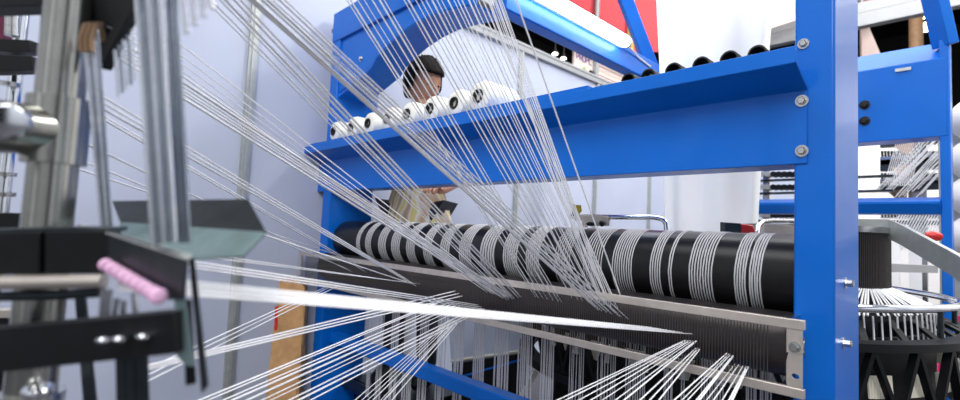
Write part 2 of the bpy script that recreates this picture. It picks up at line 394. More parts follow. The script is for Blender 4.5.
# ------------------------------------------------------------------ tube light
q1 = at(626, 42, X=XTb+.075); q0 = at(515, -20, X=XTb+.075)
q0.z = q1.z; q0.x = q1.x
tl = thing('tube_light', ((q0+q1)/2), 'glowing white fluorescent tube along the blue overhead beam', 'lamp')
ax = (q1-q0).normalized(); Ln = (q1-q0).length
MB().lathe(q0, ax, [(0,.018),(.0,.026),(.01,.03),(Ln-.012,.03),(Ln,.026)], 20).build('tube', TUBE, tl)
MB().lathe(q1 - ax*.002, ax, [(0,.028),(.02,.028),(.024,.02)], 20).build('end_cap', CREAM, tl)
MB().box((XTb+.035, q0.y, q1.z-.02), (XTb+.05, q1.y, q1.z+.02)).build('batten', WHITE, tl)
MB().tube([q1+ax*.02, q1+ax*.06+Vector((-.02,0,.0)), q1+ax*.2+Vector((-.035,0,-.02)), q1+ax*.33+Vector((-.035,0,-.035))], .005, 6).build('wire', WHITE, tl)

# ------------------------------------------------------------------ rollers
def roller(name, y, z, r, x0, x1, m, label):
    t = thing(name, ((x0+x1)/2, y, z), label, 'roller')
    MB().lathe((x0, y, z), (1,0,0), [(0, r*.93), (.006, r), (x1-x0-.006, r), (x1-x0, r*.93)], 64).build('drum', m, t)
    MB().lathe((x0-.05, y, z), (1,0,0), [(0,.022),(min(x1+.02,XR0+.04)-x0+.05,.022)], 20).build('shaft', STEEL, t)
    return t
UY, UZ, UR = 1.425, H-.077, .105
LY, LZ, LR = 1.31, H-.222, .071
RX0 = XL1+.02; RX1 = XR0-.004
roller('feed_roller', UY, UZ, UR, RX0, RX1+.06, RUBBER, 'black rubber roller wound with bands of white yarn between the blue posts')
roller('nip_roller', LY, LZ, LR, RX0, at(787, 350, Y=LY-LR).x, ROLLST, 'grey steel roller behind the reed, below the black roller')

# ------------------------------------------------------------------ reed
RY = 1.2
ru = thing('reed', (-1.3, RY, H-.25), 'brushed metal reed of two long bars with fine upright wires in front of the rollers', 'reed')
xR = at(805, 330, Y=RY).x; xr0 = at(787, 350, Y=RY).x; xLr = XL0-.02
zu1 = at(805, 320.5, Y=RY).z; zu0 = at(805, 330.5, Y=RY).z; zl1 = at(804, 388+1.5, Y=RY).z; zl0 = at(804, 399.5, Y=RY).z
MB().box((xLr, RY-.006, zu0), (xR, RY+.006, zu1)).build('upper_bar', REEDM, ru, bevel=.0012)
MB().box((xLr, RY-.006, zl0), (xR, RY+.006, zl1)).build('lower_bar', REEDM, ru, bevel=.0012)
ep = MB(); hz = at(795, 376, Y=RY).z; hx = (xr0+xR)/2
# end plate with an oval hole
def plate_hole(b, x0, x1, z0, z1, y0, y1, cx, cz, rx, rz, n=24):
    o = []; i_ = []
    for k in range(n):
        a = 2*math.pi*k/n; c, s = math.cos(a), math.sin(a)
        tt = min((abs((x1-cx)/c) if c > 0 else abs((cx-x0)/c)) if abs(c) > 1e-6 else 9, (abs((z1-cz)/s) if s > 0 else abs((cz-z0)/s)) if abs(s) > 1e-6 else 9)
        o.append((cx+c*tt, cz+s*tt)); i_.append((cx+rx*c, cz+rz*s))
    vs = [(x,y0,z) for x,z in o] + [(x,y0,z) for x,z in i_] + [(x,y1,z) for x,z in o] + [(x,y1,z) for x,z in i_]
    fs = []
    for k in range(n):
        j = (k+1) % n
        fs += [(k,j,n+j,n+k), (2*n+j,2*n+k,3*n+k,3*n+j), (n+k,n+j,3*n+j,3*n+k), (j,k,2*n+k,2*n+j)]
    b.add(vs, fs)
zm = (zl1 + zu0)/2 + .01
plate_hole(ep, xr0, xR-.004, zl1, zm, RY-.004, RY+.002, hx, hz, .0075, .0055)
ep.box((xr0, RY-.004, zm), (xR-.004, RY+.002, zu0))
ep.build('end_plate', REEDM, ru)
bolt(at(795, 347, Y=RY-.004), (0,-1,0), ru, .0075, .008)
MB().box((xLr, RY-.004, zl1), (xLr+.03, RY+.002, zu0)).build('end_plate', REEDM, ru)
# standoffs to the right post, wires
MB().box((xR-.05, RY+.006, zu0+.002), (xR-.032, YF-.0, zu1-.002)).box((xR-.05, RY+.006, zl0+.002), (xR-.032, YF, zl1-.002)).build('bracket', STEEL, ru)
MB().box((XL0+.01, RY+.006, zu0+.002), (XL0+.05, YF, zu1-.002)).build('bracket', STEEL, ru)
wb = MB(); x = at(766, 350, Y=RY).x; k = 0
while x > xLr + .05:
    q = MB() if k < 100 else wb
    q.tube([(x, RY+.01, zl0+.004), (x, RY+.01, zu1-.003)], .0009, 4, caps=False); x -= .0068; k += 1
    if k <= 100: q.build('reed_wire', WIRE, ru)
wb.build('reed_wires', WIRE, ru)['kind'] = 'stuff'

# ------------------------------------------------------------------ yarn
YARNS = []
def yarn(path, r, label, group, flat=.55, name='yarn_strand', m=None):
    o = MB().tube(path, r, 6, True, flat).build(name, m or YARN)
    tag(o, label, 'yarn', group); YARNS.append(o); return o
# bands laid over the black roller: (u0, u1) at the middle of the roller, strand count
bands = [(737, 765, 10), (691, 716, 9), (652, 674, 7), (614, 635, 9), (585, 605, 8), (556, 573, 7), (527, 541, 7), (504, 519, 7), (481, 496, 6), (460, 472, 6),
         (441, 451, 5), (424, 433, 5), (407, 416, 5), (392, 401, 5), (379, 387, 4), (366, 372, 4), (357, 361, 4)]
ordn = ['first', 'second', 'third', 'fourth', 'fifth', 'sixth', 'seventh', 'eighth', 'ninth', 'tenth', 'eleventh', 'twelfth', 'thirteenth', 'fourteenth', 'fifteenth', 'sixteenth', 'last']
LOW = .13
# low guide roller under the view that takes the strands
roller('warp_roller', UY+.033, LOW, .03, RX0, RX1, DARKST, 'dark low guide roller below the reed taking the hanging strands')
for bi, (u0, u1, n) in enumerate(bands):
    vm = 262 + (u0-760)*.065
    xa = at(u0, vm, Y=UY-UR).x; xb = at(u1, vm, Y=UY-UR).x
    lab = 'white yarn strand in the %s band from the right on the black roller' % ordn[bi]
    xs_ = []
    for k in range(n):
        t = (k+.5)/n
        if bi == 0: t = t*.92 if k < n//2 else .54 + (t-.5)*.92
        if bi == 2: t = t*.75 if k < n-2 else .9 + .1*(k-(n-2))
        xs_.append(xa + (xb-xa)*t)
    pitch = abs(xb-xa)/n
    for k, x0 in enumerate(xs_):
        rr = min(.0019, pitch*.30) if bi < 6 else pitch*.36
        path = [(x0, UY+.3, UZ+UR*.55)]
        sl = .012 if bi < 6 else .008
        for a in range(62, 271, 11):
            an = math.radians(a); path.append((x0 - sl*(a-62)/200 + random.uniform(-.0006,.0006), UY + (UR+.0015)*math.cos(an), UZ + (UR+.0015)*math.sin(an)))
        path.append((x0 - sl - random.uniform(0,.004), UY+.002, UZ-UR-.08))
        path.append((x0 - sl + random.uniform(-.005,.005), UY+.002, LOW))
        yarn(path, rr, lab, 'yarn band %d on the black roller' % (bi+1), .4, m=BAND)
# fans of yarn running from the creel through the reed; (start px, start depth) spread -> (end px) spread
YE = 1.229
def fan(starts, ends, n, r, label, group, d, bow=0.0, jit=.0, ye=YE):
    r = tuple(q*1.5 for q in r) if isinstance(r, tuple) else r*1.5
    (sa, sb), (ea, eb) = starts, ends
    for k in range(n):
        t = k/(n-1) if n > 1 else .5
        if n > 4: t = min(1, max(0, t + random.uniform(-.32,.32)/(n-1)))
        t1 = min(1, max(0, t + random.uniform(-jit, jit)))
        su = sa[0] + (sb[0]-sa[0])*t; sv = sa[1] + (sb[1]-sa[1])*t
        eu = ea[0] + (eb[0]-ea[0])*t1; ev = ea[1] + (eb[1]-ea[1])*t1
        dd = d if not isinstance(d, tuple) else d[0] + (d[1]-d[0])*t
        p0 = at(su, sv, d=dd); p1 = at(eu, ev, Y=ye)
        pm = []
        for q in (.25, .5, .75):
            c = p0.lerp(p1, q); c.z -= bow*4*q*(1-q); pm.append(c)
        kk = random.choice((.7,.85,1,1,1.25,1.45)) if n > 3 else 1
        R0 = (r if not isinstance(r, tuple) else r[0])*kk; R1 = (r if not isinstance(r, tuple) else r[1])*kk
        yarn([p0] + pm + [p1], [R0, R0*.75+R1*.25, (R0+R1)/2, R0*.25+R1*.75, R1], label, group)
def ext(p, e, k=.12):     # a start beyond the edge of the view on the same line
    return (p[0] - (e[0]-p[0])*k, p[1] - (e[1]-p[1])*k)
def fan2(s, e, *a, k=.12, **kw): fan((ext(s[0], e[0], k), ext(s[1], e[1], k)), e, *a, **kw)
up = 'white yarn strand of the fan from the upper left edge, '
fan2(((205,0),(242,0)), ((506,300),(521,297)), 6, .0016, 'thin white yarn strand crossing the left arm of the blue frame before the gusset', 'thin fan over the left frame arm', .75, jit=.1)
fan2(((250,0),(285,0)), ((596,309),(628,319)), 7, (.0019,.0016), 'broad bright white yarn strand running from the top edge past the bobbins to mid reed', 'broad fan past the bobbins', .7, jit=.1)
fan2(((346,0),(385,0)), ((535,297),(562,302)), 7, .0013, 'white yarn strand in front of the face of the person, one of an even row', 'fan in front of the person', 1.0)
fan2(((403,0),(442,0)), ((572,298),(598,305)), 8, .0012, 'white yarn strand running down just right of the head of the person', 'fan right of the head', 1.0, jit=.12)
fan2(((448,0),(483,0)), ((598,303),(618,309)), 8, .0012, 'white yarn strand in front of the dark opening over the wall', 'fan before the dark opening', 1.05, jit=.12)
fan2(((488,0),(502,0)), ((600,302),(612,306)), 8, .0009, 'hair-thin white yarn strand left of the lone bright strand by the tube light', 'thin fan by the tube light', 1.1, jit=.1)
fan2(((516,0),(516,0)), ((622,300),(622,300)), 1, .0015, 'single bright white yarn strand rightmost of those from the top edge', None, 1.0)
fan2(((125,62),(172,75)), ((503,298),(514,298)), 5, (.0017,.0019), 'blurred white yarn strand sloping from the steel rods under the blue shelf end', 'sloping fan under the shelf end', .75, jit=.2)
fan2(((88,18),(175,40)), ((486,292),(505,297)), 6, (.0013,.0013), 'pale blurred yarn strand high before the left wall sloping towards the reed', 'pale fan before the left wall', .8, jit=.2)
fan2(((100,95),(105,110)), ((408,280),(416,286)), 3, (.0019,.002), 'blurred white yarn strand from the steel rods to the left end of the reed', 'mid-height fan to the left reed end', .72)
fan2(((90,108),(90,112)), ((362,268),(366,272)), 2, (.0017,.0018), 'pale yarn strand crossing just below the mid-height fan at left', 'pale pair below the mid-height fan', .75)
fan2(((78,140),(78,140)), ((352,272),(352,272)), 1, .002, 'lone pale yarn strand above the zinc gutter ending at the left post', None, .75)
fan2(((75,168),(80,160)), ((340,256),(350,270)), 2, (.0017,.0017), 'pale yarn strand passing behind the point of the zinc gutter', 'pair behind the gutter point', .78)
fan2(((196,212),(200,214)), ((413,284),(415,285)), 2, (.0016,.0016), 'white yarn strand leaving the right point of the zinc gutter', 'pair from the gutter point', .9)
fan(((160,248),(165,252)), ((410,283),(420,284)), 2, (.0012,.0016), 'thin white yarn strand running nearly level below the zinc gutter', 'level pair below the gutter', .62)
fan(((150,255),(150,262)), ((478,305),(484,309)), 3, (.0016,.002), 'broad white yarn strand running nearly level above the thickest bundle', 'level bundle above the thickest', .6)
fan(((118,274),(118,290)), ((650,327),(692,334)), 7, (.0014,.0014), 'thick white tape strand of the long level bundle from the pink eyelets', 'long level bundle from the pink eyelets', .47, jit=.1)
fan(((140,372),(120,395)), ((326,287),(342,285)), 3, (.0013,.0016), 'pale yarn strand rising steeply left of the paper bag', 'steep strands left of the bag', .7, jit=.2)
fan(((120,372),(120,376)), ((455,291),(462,296)), 3, (.0017,.002), 'white yarn strand rising across the paper bag to the left reed end', 'rising strands across the bag', .68)
fan(((120,432),(235,440)), ((440,299),(478,312)), 10, (.0014,.0018), 'white yarn strand of the broad fan rising across the lower left blue post', 'broad fan rising across the left post', .8, jit=.06)
fan2(((355,400),(392,400)), ((452,317),(462,318)), 7, .0013, 'thin white yarn strand rising steeply right of the lower left post', 'steep fan right of the left post', 1.2, k=.3, jit=.1)
fan2(((500,425),(590,428)), ((684,340),(697,341)), 7, (.0008,.0011), 'white yarn strand in the wide fan rising from the bottom edge to the grey roller', 'wide fan at the lower right', .85, k=.1, jit=.05)
fan2(((640,400),(655,405)), ((696,348),(700,349)), 3, .0011, 'thin white yarn strand just right of the wide lower fan', 'thin trio right of the wide fan', .95, k=.2)
fan2(((672,402),(700,402)), ((727,353),(734,356)), 5, .0009, 'white yarn strand in the second short fan from the right under the grey roller', 'second short fan from the right', .92, k=.2)
fan2(((705,402),(733,402)), ((735,364),(749,367)), 5, .0009, 'white yarn strand in the rightmost short fan under the grey roller', 'rightmost short fan', .92, k=.2)

# ------------------------------------------------------------------ yarn packages on the shelf
words = ['leftmost', 'second', 'third', 'fourth', 'fifth', 'sixth', 'seventh', 'eighth']
for i, (u, v) in enumerate(((333.5, 130), (351, 126), (368, 121), (387, 116.5), (407, 112.5), (430, 106), (454, 103), (478, 97))):
    R = .061 if i < 7 else .066
    y0 = YF-.02; c = at(u, v, Y=y0); c.z = zs + R + .0005
    if i: lab = 'cream white yarn package, %s from the left on the blue shelf' % words[i]
    else: lab = 'cream white yarn package at the left end of the blue shelf'
    t = thing('yarn_package', (c.x, c.y+.07, zs), lab, 'yarn package', 'yarn packages on the shelf')
    LL = .19
    MB().lathe((c.x, y0, c.z), (0,1,0), [(0.012, R*.35), (.012, R*.38), (0, R*.42), (0, R*.62), (.008, R*.86), (.03, R), (LL-.03, R), (LL-.006, R*.8), (LL, R*.4)], 40).build('winding', PACK, t)
    MB().lathe((c.x, y0-.006, c.z), (0,1,0), [(.04, .001), (.04, R*.3), (0, R*.3), (0, R*.38), (.03, R*.38)], 28).build('core', CORE, t)
cw = ['leftmost', 'second', 'third', 'fourth', 'fifth', 'rightmost']
for i, (u, v) in enumerate(((628, 75.5), (648, 71), (673, 65), (701, 59), (729, 53), (757, 47.5))):
    y0 = YLp + .035; R = .0285
    p = at(u, v-2.5, Y=y0); R = (p.z - zs2 - .0005)/2; zc_ = zs2 + R + .0005
    t = thing('tube_core', (p.x, y0, zc_), 'dark empty tube core peeping over the blue shelf lip, %s of the six' % cw[i], 'tube core', 'tube cores at the right of the shelf')
    b = MB(); b.lathe((p.x, y0, zc_), (0,1,0), [(.04, .001), (.04, R*.82), (0, R*.82), (0, R), (.2, R)], 32); b.build('tube', CORE, t)
    b = MB(); b.lathe((p.x, y0+.05, zc_), (0,1,0), [(0, R*1.0), (0, R*1.001), (.14, R*1.002)], 32)
    if i == 1:
        MB().lathe((p.x-.02, y0+.03, zc_+.003), (0,1,0), [(0,.012),(0,.02),(.06,.02),(.06,.01)], 24).build('label_wrap', PACK, t)

# ------------------------------------------------------------------ woven fabric tube
fy = 2.2
tl_, tr_ = at(661, -8, Y=fy), at(771, -8, Y=fy); bl_, br_ = at(667, 235, Y=fy), at(756, 235, Y=fy)
b = MB(); nu, nv = 72, 10; vs = []; zb_ = H-.12
for j in range(nv+1):
    q = -0.2 + 1.6*j/nv
    L_ = bl_.lerp(tl_, q); R_ = br_.lerp(tr_, q); c = (L_+R_)/2; w2 = (R_-L_).length/2
    for k in range(nu):
        a = 2*math.pi*k/nu
        wv = 1 + .05*math.sin(9*a+.7) + .03*math.sin(17*a+1.2)
        vs.append((c.x + w2*math.cos(a), fy + .07*wv*math.sin(a) + .012*math.sin(a*7+.5*j*.2), c.z))
fs = [(j*nu+k, j*nu+(k+1) % nu, (j+1)*nu+(k+1) % nu, (j+1)*nu+k) for j in range(nv) for k in range(nu)]
tag(b.add(vs, fs).build('woven_fabric', FAB), 'tall white woven fabric tube hanging between the front and rear blue beams', 'fabric')

# ------------------------------------------------------------------ round loom
LC = Vector((-.9, 2.33, H))
lm = thing('circular_loom', (LC.x, LC.y, 0), 'round black weaving loom with chrome hoop behind the right blue post', 'loom')
MB().band(LC, [(.86,-.262),(.86,-.285),(.80,-.285),(.80,-.262)], 96).build('rim', BLACK, lm)
MB().band(LC, [(.72,-.205),(.72,-.225),(.69,-.225),(.69,-.205)], 96).build('inner_rim', BLACK, lm)
MB().band(LC, [(.855,-.50),(.855,-.53),(.79,-.53),(.79,-.50)], 96).build('lower_rim', BLACK, lm)
MB().band(LC, [(.74,-.27),(.74,-.52),(.72,-.52),(.72,-.27)], 96).build('inner_drum', BLACK, lm)
for k in range(36):
    a = 2*math.pi*k/36
    d0 = Vector((math.cos(a), math.sin(a), 0)); a2 = a + .12; d1 = Vector((math.cos(a2), math.sin(a2), 0)); a3 = a - .08; d2 = Vector((math.cos(a3), math.sin(a3), 0))
    up_ = Vector((0,0,1))
    b = MB(); b.sweep([LC+d0*.84+up_*-.28, LC+d1*.835+up_*-.51], d0, .012, .022); b.sweep([LC+d0*.84+up_*-.28, LC+d2*.835+up_*-.51], d0, .012, .022)
    b.sweep([LC+d0*.82+up_*-.272, LC+d1*.70+up_*-.215], up_, .018, .01)
    b.build('strut', BLACK, lm)
for k in range(36):
    b = MB()
    for q in range(9):
        a = 2*math.pi*(k+.22+q*.065)/36; d0 = Vector((math.cos(a), math.sin(a), 0))
        b.tube([LC+d0*.795+Vector((0,0,-.365)), LC+d0*.8+Vector((0,0,-.428))], .0048, 6)
    b.build('comb', CREAM, lm)
MB().lathe((LC.x, LC.y, .0), (0,0,1), [(0,.74),(.05,.74),(.06,.70),(.42,.70),(.46,.74),(.5,.74)], 72).build('base', BLACK, lm)
MB().ring(LC + Vector((0,0,-.172)), .8, .0125, n=120).build('hoop', CHROME, lm)
for k in range(12):
    a = 2*math.pi*(k+.45)/12; d0 = Vector((math.cos(a), math.sin(a), 0))
    MB().tube([LC+d0*.8+Vector((0,0,-.172)), LC+d0*.8+Vector((0,0,-.265))], .008, 8).build('hoop_stay', DARKST, lm)
# warp curtain: upright dark wires around the centre, then white warp spreading to the hoop
CC = Vector((-.50, 2.2, H)); b = MB()
MB().lathe((CC.x, CC.y, H-.2), (0,0,1), [(0,.225),(.255,.225)], 48).build('heald_drum', BLACK, lm)
for k in range(220):
    a = 2*math.pi*k/220; d0 = Vector((math.cos(a), math.sin(a), 0)); b.tube([CC+d0*.236+Vector((0,0,.06)), CC+d0*.236+Vector((0,0,-.2))], .0016, 4, False)
b.build('heald_wires', WIRE, lm)['kind'] = 'stuff'
MB().band(CC, [(.245,.055),(.245,.075),(.215,.075),(.215,.055)], 60).build('heald_ring', STEEL, lm)
b = MB()
for k in range(190):
    a = 2*math.pi*k/190; d0 = Vector((math.cos(a), math.sin(a), 0)); a2 = a + random.uniform(-.02,.02); d1 = Vector((math.cos(a2), math.sin(a2), 0))
    b.tube([CC+d0*.235+Vector((0,0,-.13)), LC+d1*.75+Vector((0,0,-.2))], .0028, 4, False)
b.build('warp_sheet', YARN, lm)['kind'] = 'stuff'
b = MB()
for k in range(0, 150):
    a = 2*math.pi*k/150; d1 = Vector((math.cos(a), math.sin(a), 0)); b.tube([LC+d1*.755+Vector((0,0,-.2)), LC+d1*.76+Vector((0,0,-.29))], .0025, 4, False)
b.build('warp_ends', YARN, lm)['kind'] = 'stuff'
MB().lathe((CC.x, CC.y, .5), (0,0,1), [(0,.2),(.31,.2)], 32).build('spindle', DARKST, lm)
# grey arm, level bars
MB().sweep([at(800,228,d=1.75), at(858,228,d=1.72), at(888,228.5,d=1.7), at(905,236,d=1.62), at(958,266,d=1.36), at(1000,300,d=1.22)], (0,0,1), .014, .062).build('arm', ALU, lm)
MB().plate([at(878,263,d=2.05), at(938,266,d=2.2), at(938,273,d=2.2), at(878,272,d=2.05)], .03).build('cross_bar', GREYR, lm)
MB().lathe(at(925,235,d=1.75), (1,.3,-.12), [(0,.009),(.015,.016),(.035,.016),(.045,.01)], 16).build('red_knob', REDP, lm)
for u in (893, 915):
    p0 = at(u, 236, d=2.5); p1 = at(u+2, 300, d=2.5)
    MB().box((p0.x-.025, p0.y, LC.z-.25), (p0.x+.025, p0.y+.01, p0.z)).build('strap', FAB, lm)
# things on top of the loom right behind the roller
gr = thing('guard_rail', at(620, 228, d=1.85), 'bent chrome rail with a clamp behind the black roller, before the wall', 'rail')
z_ = at(620, 218, d=1.85).z
a_ = at(570, 216.5, d=2.02); c_ = at(655, 217.5, d=1.8)
MB().tube([a_, at(610,217.2,d=1.92), c_, at(662,219,d=1.78), at(666,223,d=1.77), at(667.5,240,d=1.76)], .0095, 12).build('rail', CHROME, gr)
MB().plate([at(575,215,d=1.95), at(608,216,d=1.9), at(608,220.5,d=1.9), at(575,221,d=1.95)], .03).plate([at(584,220,d=1.94), at(609,220,d=1.9), at(609,226,d=1.9), at(584,226,d=1.94)], .03).build('clamp', REEDM, gr)
MB().ball(at(591,224,d=1.91), .014, sc=(1.6,.6,.6)).ball(at(602,223.5,d=1.89), .012).build('clamp_screw', BLACK, gr)
MB().tube([at(585,220,d=1.96), at(585,262,d=1.96)], .012, 8).build('stay', STEEL, gr)
tag(MB().plate([at(573,205,d=1.93), at(581,205,d=1.93), at(582,211,d=1.93), at(578,215.5,d=1.93), at(573,214,d=1.93)], .02).build('yellow_tag', mat('yellow_tag', (190,165,40), .5, noise=.3, nscale=60)), 'small yellow clip on the chrome rail behind the roller', 'clip')
rb = thing('stop_switch', at(740, 230, d=1.5), 'small grey switch block with a red button behind the roller near the right post', 'switch')
MB().plate([at(725,222.5,d=1.5), at(741,223.5,d=1.5), at(741,240,d=1.5), at(725,240,d=1.5)], .03).build('block', DARKST, rb)
MB().plate([at(741,224,d=1.5), at(753,225,d=1.5), at(757,233,d=1.5), at(757,240,d=1.5), at(741,240,d=1.5)], .03).build('button', REDP, rb, bevel=.004)
ha = thing('bent_handle', at(765, 230, d=1.6), 'bent grey handle between the red button and the right blue post', 'handle')
MB().tube([at(757,236,d=1.6), at(758,226,d=1.62), at(763,221.5,d=1.64), at(772,220.5,d=1.66), at(795,221,d=1.7)], .008, 10).build('bar', STEEL, ha)
MB().plate([at(764,224,d=1.68), at(795,226,d=1.68), at(795,236,d=1.68), at(764,236,d=1.68)], .02).build('mount', REEDM, ha)

# control cabinet low behind the strands
cb = thing('control_cabinet', at(500, 400, d=2.35), 'low dark cabinet with a pale sloping lid behind the hanging strands', 'cabinet')
zl_ = .0
c0, c1, c2, c3 = at(451,361,d=2.58), at(530,350,d=2.5), at(530,292,d=2.62), at(447,300,d=2.75)
MB().plate([c0, c1, c2, c3], .012).build('lid', WALL, cb)
MB().tube([c0, c1], .007, 8).build('lid_edge', CREAM, cb)
MB().prism([at(452,364,d=2.57), at(527,353,d=2.49), at(527,480,d=2.49), at(452,480,d=2.57)], Vector((-.1,.1,0))).build('body', BLACK, cb)
MB().tube([at(464,376,d=2.55), at(527,358,d=2.475)], .006, 6).build('blue_stripe', BLUE, cb)
tag(MB().sweep([at(519,400,d=2.2), at(537,371,d=2.2)], (0,0,1), .02, .02).build('cream_strut', CREAM), 'short cream slanted strut before the dark cabinet', 'strut')
# ------------------------------------------------------------------ paper bag on the floor by the wall
pbx = [at(274, 286, d=2.72), at(309, 282, d=2.72)]
px0, px1 = pbx[0], pbx[1]
b = MB(); cxy = (px0+px1)/2; rx = (px1-px0).length/2; n = 28; m = 16; vs = []
ztop = at(290, 282, d=2.72).z; ddir = (px1-px0).normalized(); nd = Vector((-ddir.y, ddir.x, 0))
for j in range(m+1):
    z = ztop*j/m + .0
    for k in range(n):
        a = 2*math.pi*k/n; c, s_ = math.cos(a), math.sin(a)
        e = 2/5; sx = math.copysign(abs(c)**e, c); sy = math.copysign(abs(s_)**e, s_)
        q = 1 - .12*(j/m)**3 + random.uniform(-.05,.05)
        vs.append(Vector((cxy.x, cxy.y, 0)) + Vector((ddir.x, ddir.y, 0))*sx*rx*q + nd*sy*.055*q*(1-.5*(j/m)) + Vector((0,0,z + (.02*math.sin(3*a) if j == m else 0))))
fs = [(j*n+k, j*n+(k+1) % n, (j+1)*n+(k+1) % n, (j+1)*n+k) for j in range(m) for k in range(n)] + [tuple(range(n-1,-1,-1)), tuple(m*n+k for k in range(n))]
bag = thing('paper_bag', (cxy.x, cxy.y, 0), 'tall crumpled brown paper sack standing on the floor left of the blue post', 'bag')
b.add(vs, fs).build('sack', PAPER, bag)
MB().plate([at(275,307,d=2.60), at(278,306,d=2.60), at(277,330,d=2.60), at(274,331,d=2.60)], .006).build('red_tab', REDP, bag)

# ------------------------------------------------------------------ rear creel
rc = thing('rear_creel', at(915, 190, Y=4.6), 'grey creel rack with levels of bars and white yarns behind the rear blue frame', 'creel')
yc = 4.6
def rcb(u0, v0, u1, v1, m, name, t=.05, y=yc):
    a = at(u0, v0, Y=y); c = at(u1, v1, Y=y)
    return MB().box((a.x, y, min(a.z, c.z)), (c.x, y+t, max(a.z, c.z))).build(name, m, rc)
for v in (133, 160, 182, 220):
    rcb(880, v, 1000, v+6, DARKST, 'bar'); rcb(880, v-3, 1000, v-1, STEEL, 'shelf_edge', .12)
    bb = MB()
    for k in range(26):
        u = 882 + k*3.2; bb.tube([at(u, v-9, Y=yc+.03), at(u+.5, v-2, Y=yc+.03)], .008, 5)
    bb.build('guide_pins', BLACK if v % 2 else DARKST, rc)
b = MB(); p = at(917, 160, Y=yc+.1); b.box((p.x-.05, p.y, 0), (p.x+.05, p.y+.06, at(917,128,Y=yc+.1).z)); b.build('upright', STEEL, rc)
for k, (u, v) in enumerate(((908, 150), (905, 172), (902, 196))):
    MB().plate([at(u-14, v-4, Y=yc-.03), at(u+6, v-8, Y=yc-.03), at(u+4, v+4, Y=yc-.03), at(u-6, v+3, Y=yc-.03)], .02).build('bracket', WOOD if k < 2 else BRONZE, rc)
b = MB()
for k in range(26):
    u = 896 + k*1.9; b.tube([at(u+30, 138+random.uniform(-3,3), Y=yc-.08), at(u-22, 192+random.uniform(-3,6), Y=yc-.05)], .0028, 4, False)
for k in range(14):
    u = 884 + k*2.0; b.tube([at(u+14, 136, Y=yc-.06), at(u, 186, Y=yc-.06)], .0025, 4, False)
for k in range(18):
    u = 886 + k*3; b.tube([at(u+14, 214, Y=yc-.06), at(u-6, 250, Y=yc-.06)], .004, 4, False)
b.build('yarns', YARN, rc)['kind'] = 'stuff'
MB().tube([at(884,130.5,Y=yc-.1), at(895,129,Y=yc-.1)], .03, 8).build('handle', BLACK, rc)
MB().tube([at(895,129,Y=yc-.1), at(940,121,Y=yc-.1)], .016, 8).build('roll', TAN, rc)
MB().ball(at(916,125,Y=yc-.1), .045).ball(at(922,124.5,Y=yc-.1), .04).ball(at(933,122.5,Y=yc-.1), .04).build('spools', WHITE, rc)
# another creel behind the fabric, left of the post
lc = thing('spool_rack', at(775, 200, Y=4.4), 'rack with rows of black spools between the white fabric and the right post', 'rack')
yl = 4.4
a = at(757,160,Y=yl); c = at(793,160,Y=yl)
for v in (179, 192, 220, 232):
    MB().box((a.x-.3, yl, at(775,v+2,Y=yl).z), (c.x+.6, yl+.05, at(775,v,Y=yl).z)).build('bar', DARKST, lc)
    for k in range(7):
        MB().lathe(at(762+k*5.5, v-5, Y=yl-.03), (0,1,0), [(0,.012),(0,.022),(.08,.022),(.08,.012)], 12).build('spool', BLACK if k > 1 else GREYR, lc)
MB().box((a.x+.03, yl+.05, 0), (a.x+.08, yl+.1, at(775,158,Y=yl).z)).build('upright', STEEL, lc)
# white stacked goods at the far right edge
for k, v in enumerate((120, 160, 196, 236)):
    p = at(966, v, Y=3.935)
    w_ = ['topmost', 'second from the top', 'third from the top', 'lowest'][k]
    tag(MB().ball((p.x+.05, p.y, p.z), .13, 20, 14, (1,1,.95)).build('wrapped_roll', WHITE), 'round white wrapped roll at the far right edge, %s' % w_, 'roll', 'white rolls at the right edge')
p = at(966, 170, Y=4.06)
b = MB().box((p.x-.12, p.y+.0, 0), (p.x+.5, p.y+.08, at(960,112,Y=4.06).z)); tag(b.build('stand_panel', ALU), 'grey panel carrying the white rolls at the right edge', 'panel')

# ------------------------------------------------------------------ foreground creel head at left
ck = thing('creel_stand', (at(50, 200, d=.54).x, at(50, 200, d=.54).y, 0), 'close blurred steel creel stand with black bars and rods at the left edge', 'creel')
PX = at(50, 200, d=.56); PR = .0232
MB().lathe((PX.x, PX.y, 0), (0,0,1), [(0,PR),(1.9,PR)], 48).build('pipe', PIPE, ck)
z1 = at(58, 98, d=.56).z; z0 = at(55, 164, d=.56).z
cl = MB(); cl.lathe((PX.x, PX.y, z0), (0,0,1), [(0,PR*1.02),(0,PR*1.28),(z1-z0,PR*1.28),(z1-z0,PR*1.02)], 48)
q = Vector((PX.x, PX.y, (z0+z1)/2)); e_ = at(-25, 124, d=.5); dirn = (e_-q).normalized()
cl.tube([q, q+dirn*.02, q+dirn*.12], .0275, 32)
clo = cl.build('pipe_clamp', PIPE, ck, bevel=0)
pq = at(8, 121, d=.435)
MB().lathe(pq, (CAM-pq), [(-.03,.0165),(.004,.0165),(.009,.013),(.0095,.009)], 28).build('clamp_bolt', CHROME, clo)
z2 = at(45, 388, d=.56).z
c2_ = MB(); c2_.lathe((PX.x, PX.y, z2-.08), (0,0,1), [(0,PR*1.02),(0,PR*1.3),(.08,PR*1.3),(.08,PR*1.02)], 40)
c2o = c2_.build('pipe_clamp', STEEL, ck)
pq = at(38, 390, d=.52); MB().ball(pq, .012, sc=(1.6,1.2,.7)).build('clamp_bolt', CHROME, c2o)
def fp(pts, t, m, name, parent=ck, bevel=.0008):
    return MB().plate([at(u, v, d=d) for u, v, d in pts], t).build(name, m, parent, bevel=bevel)
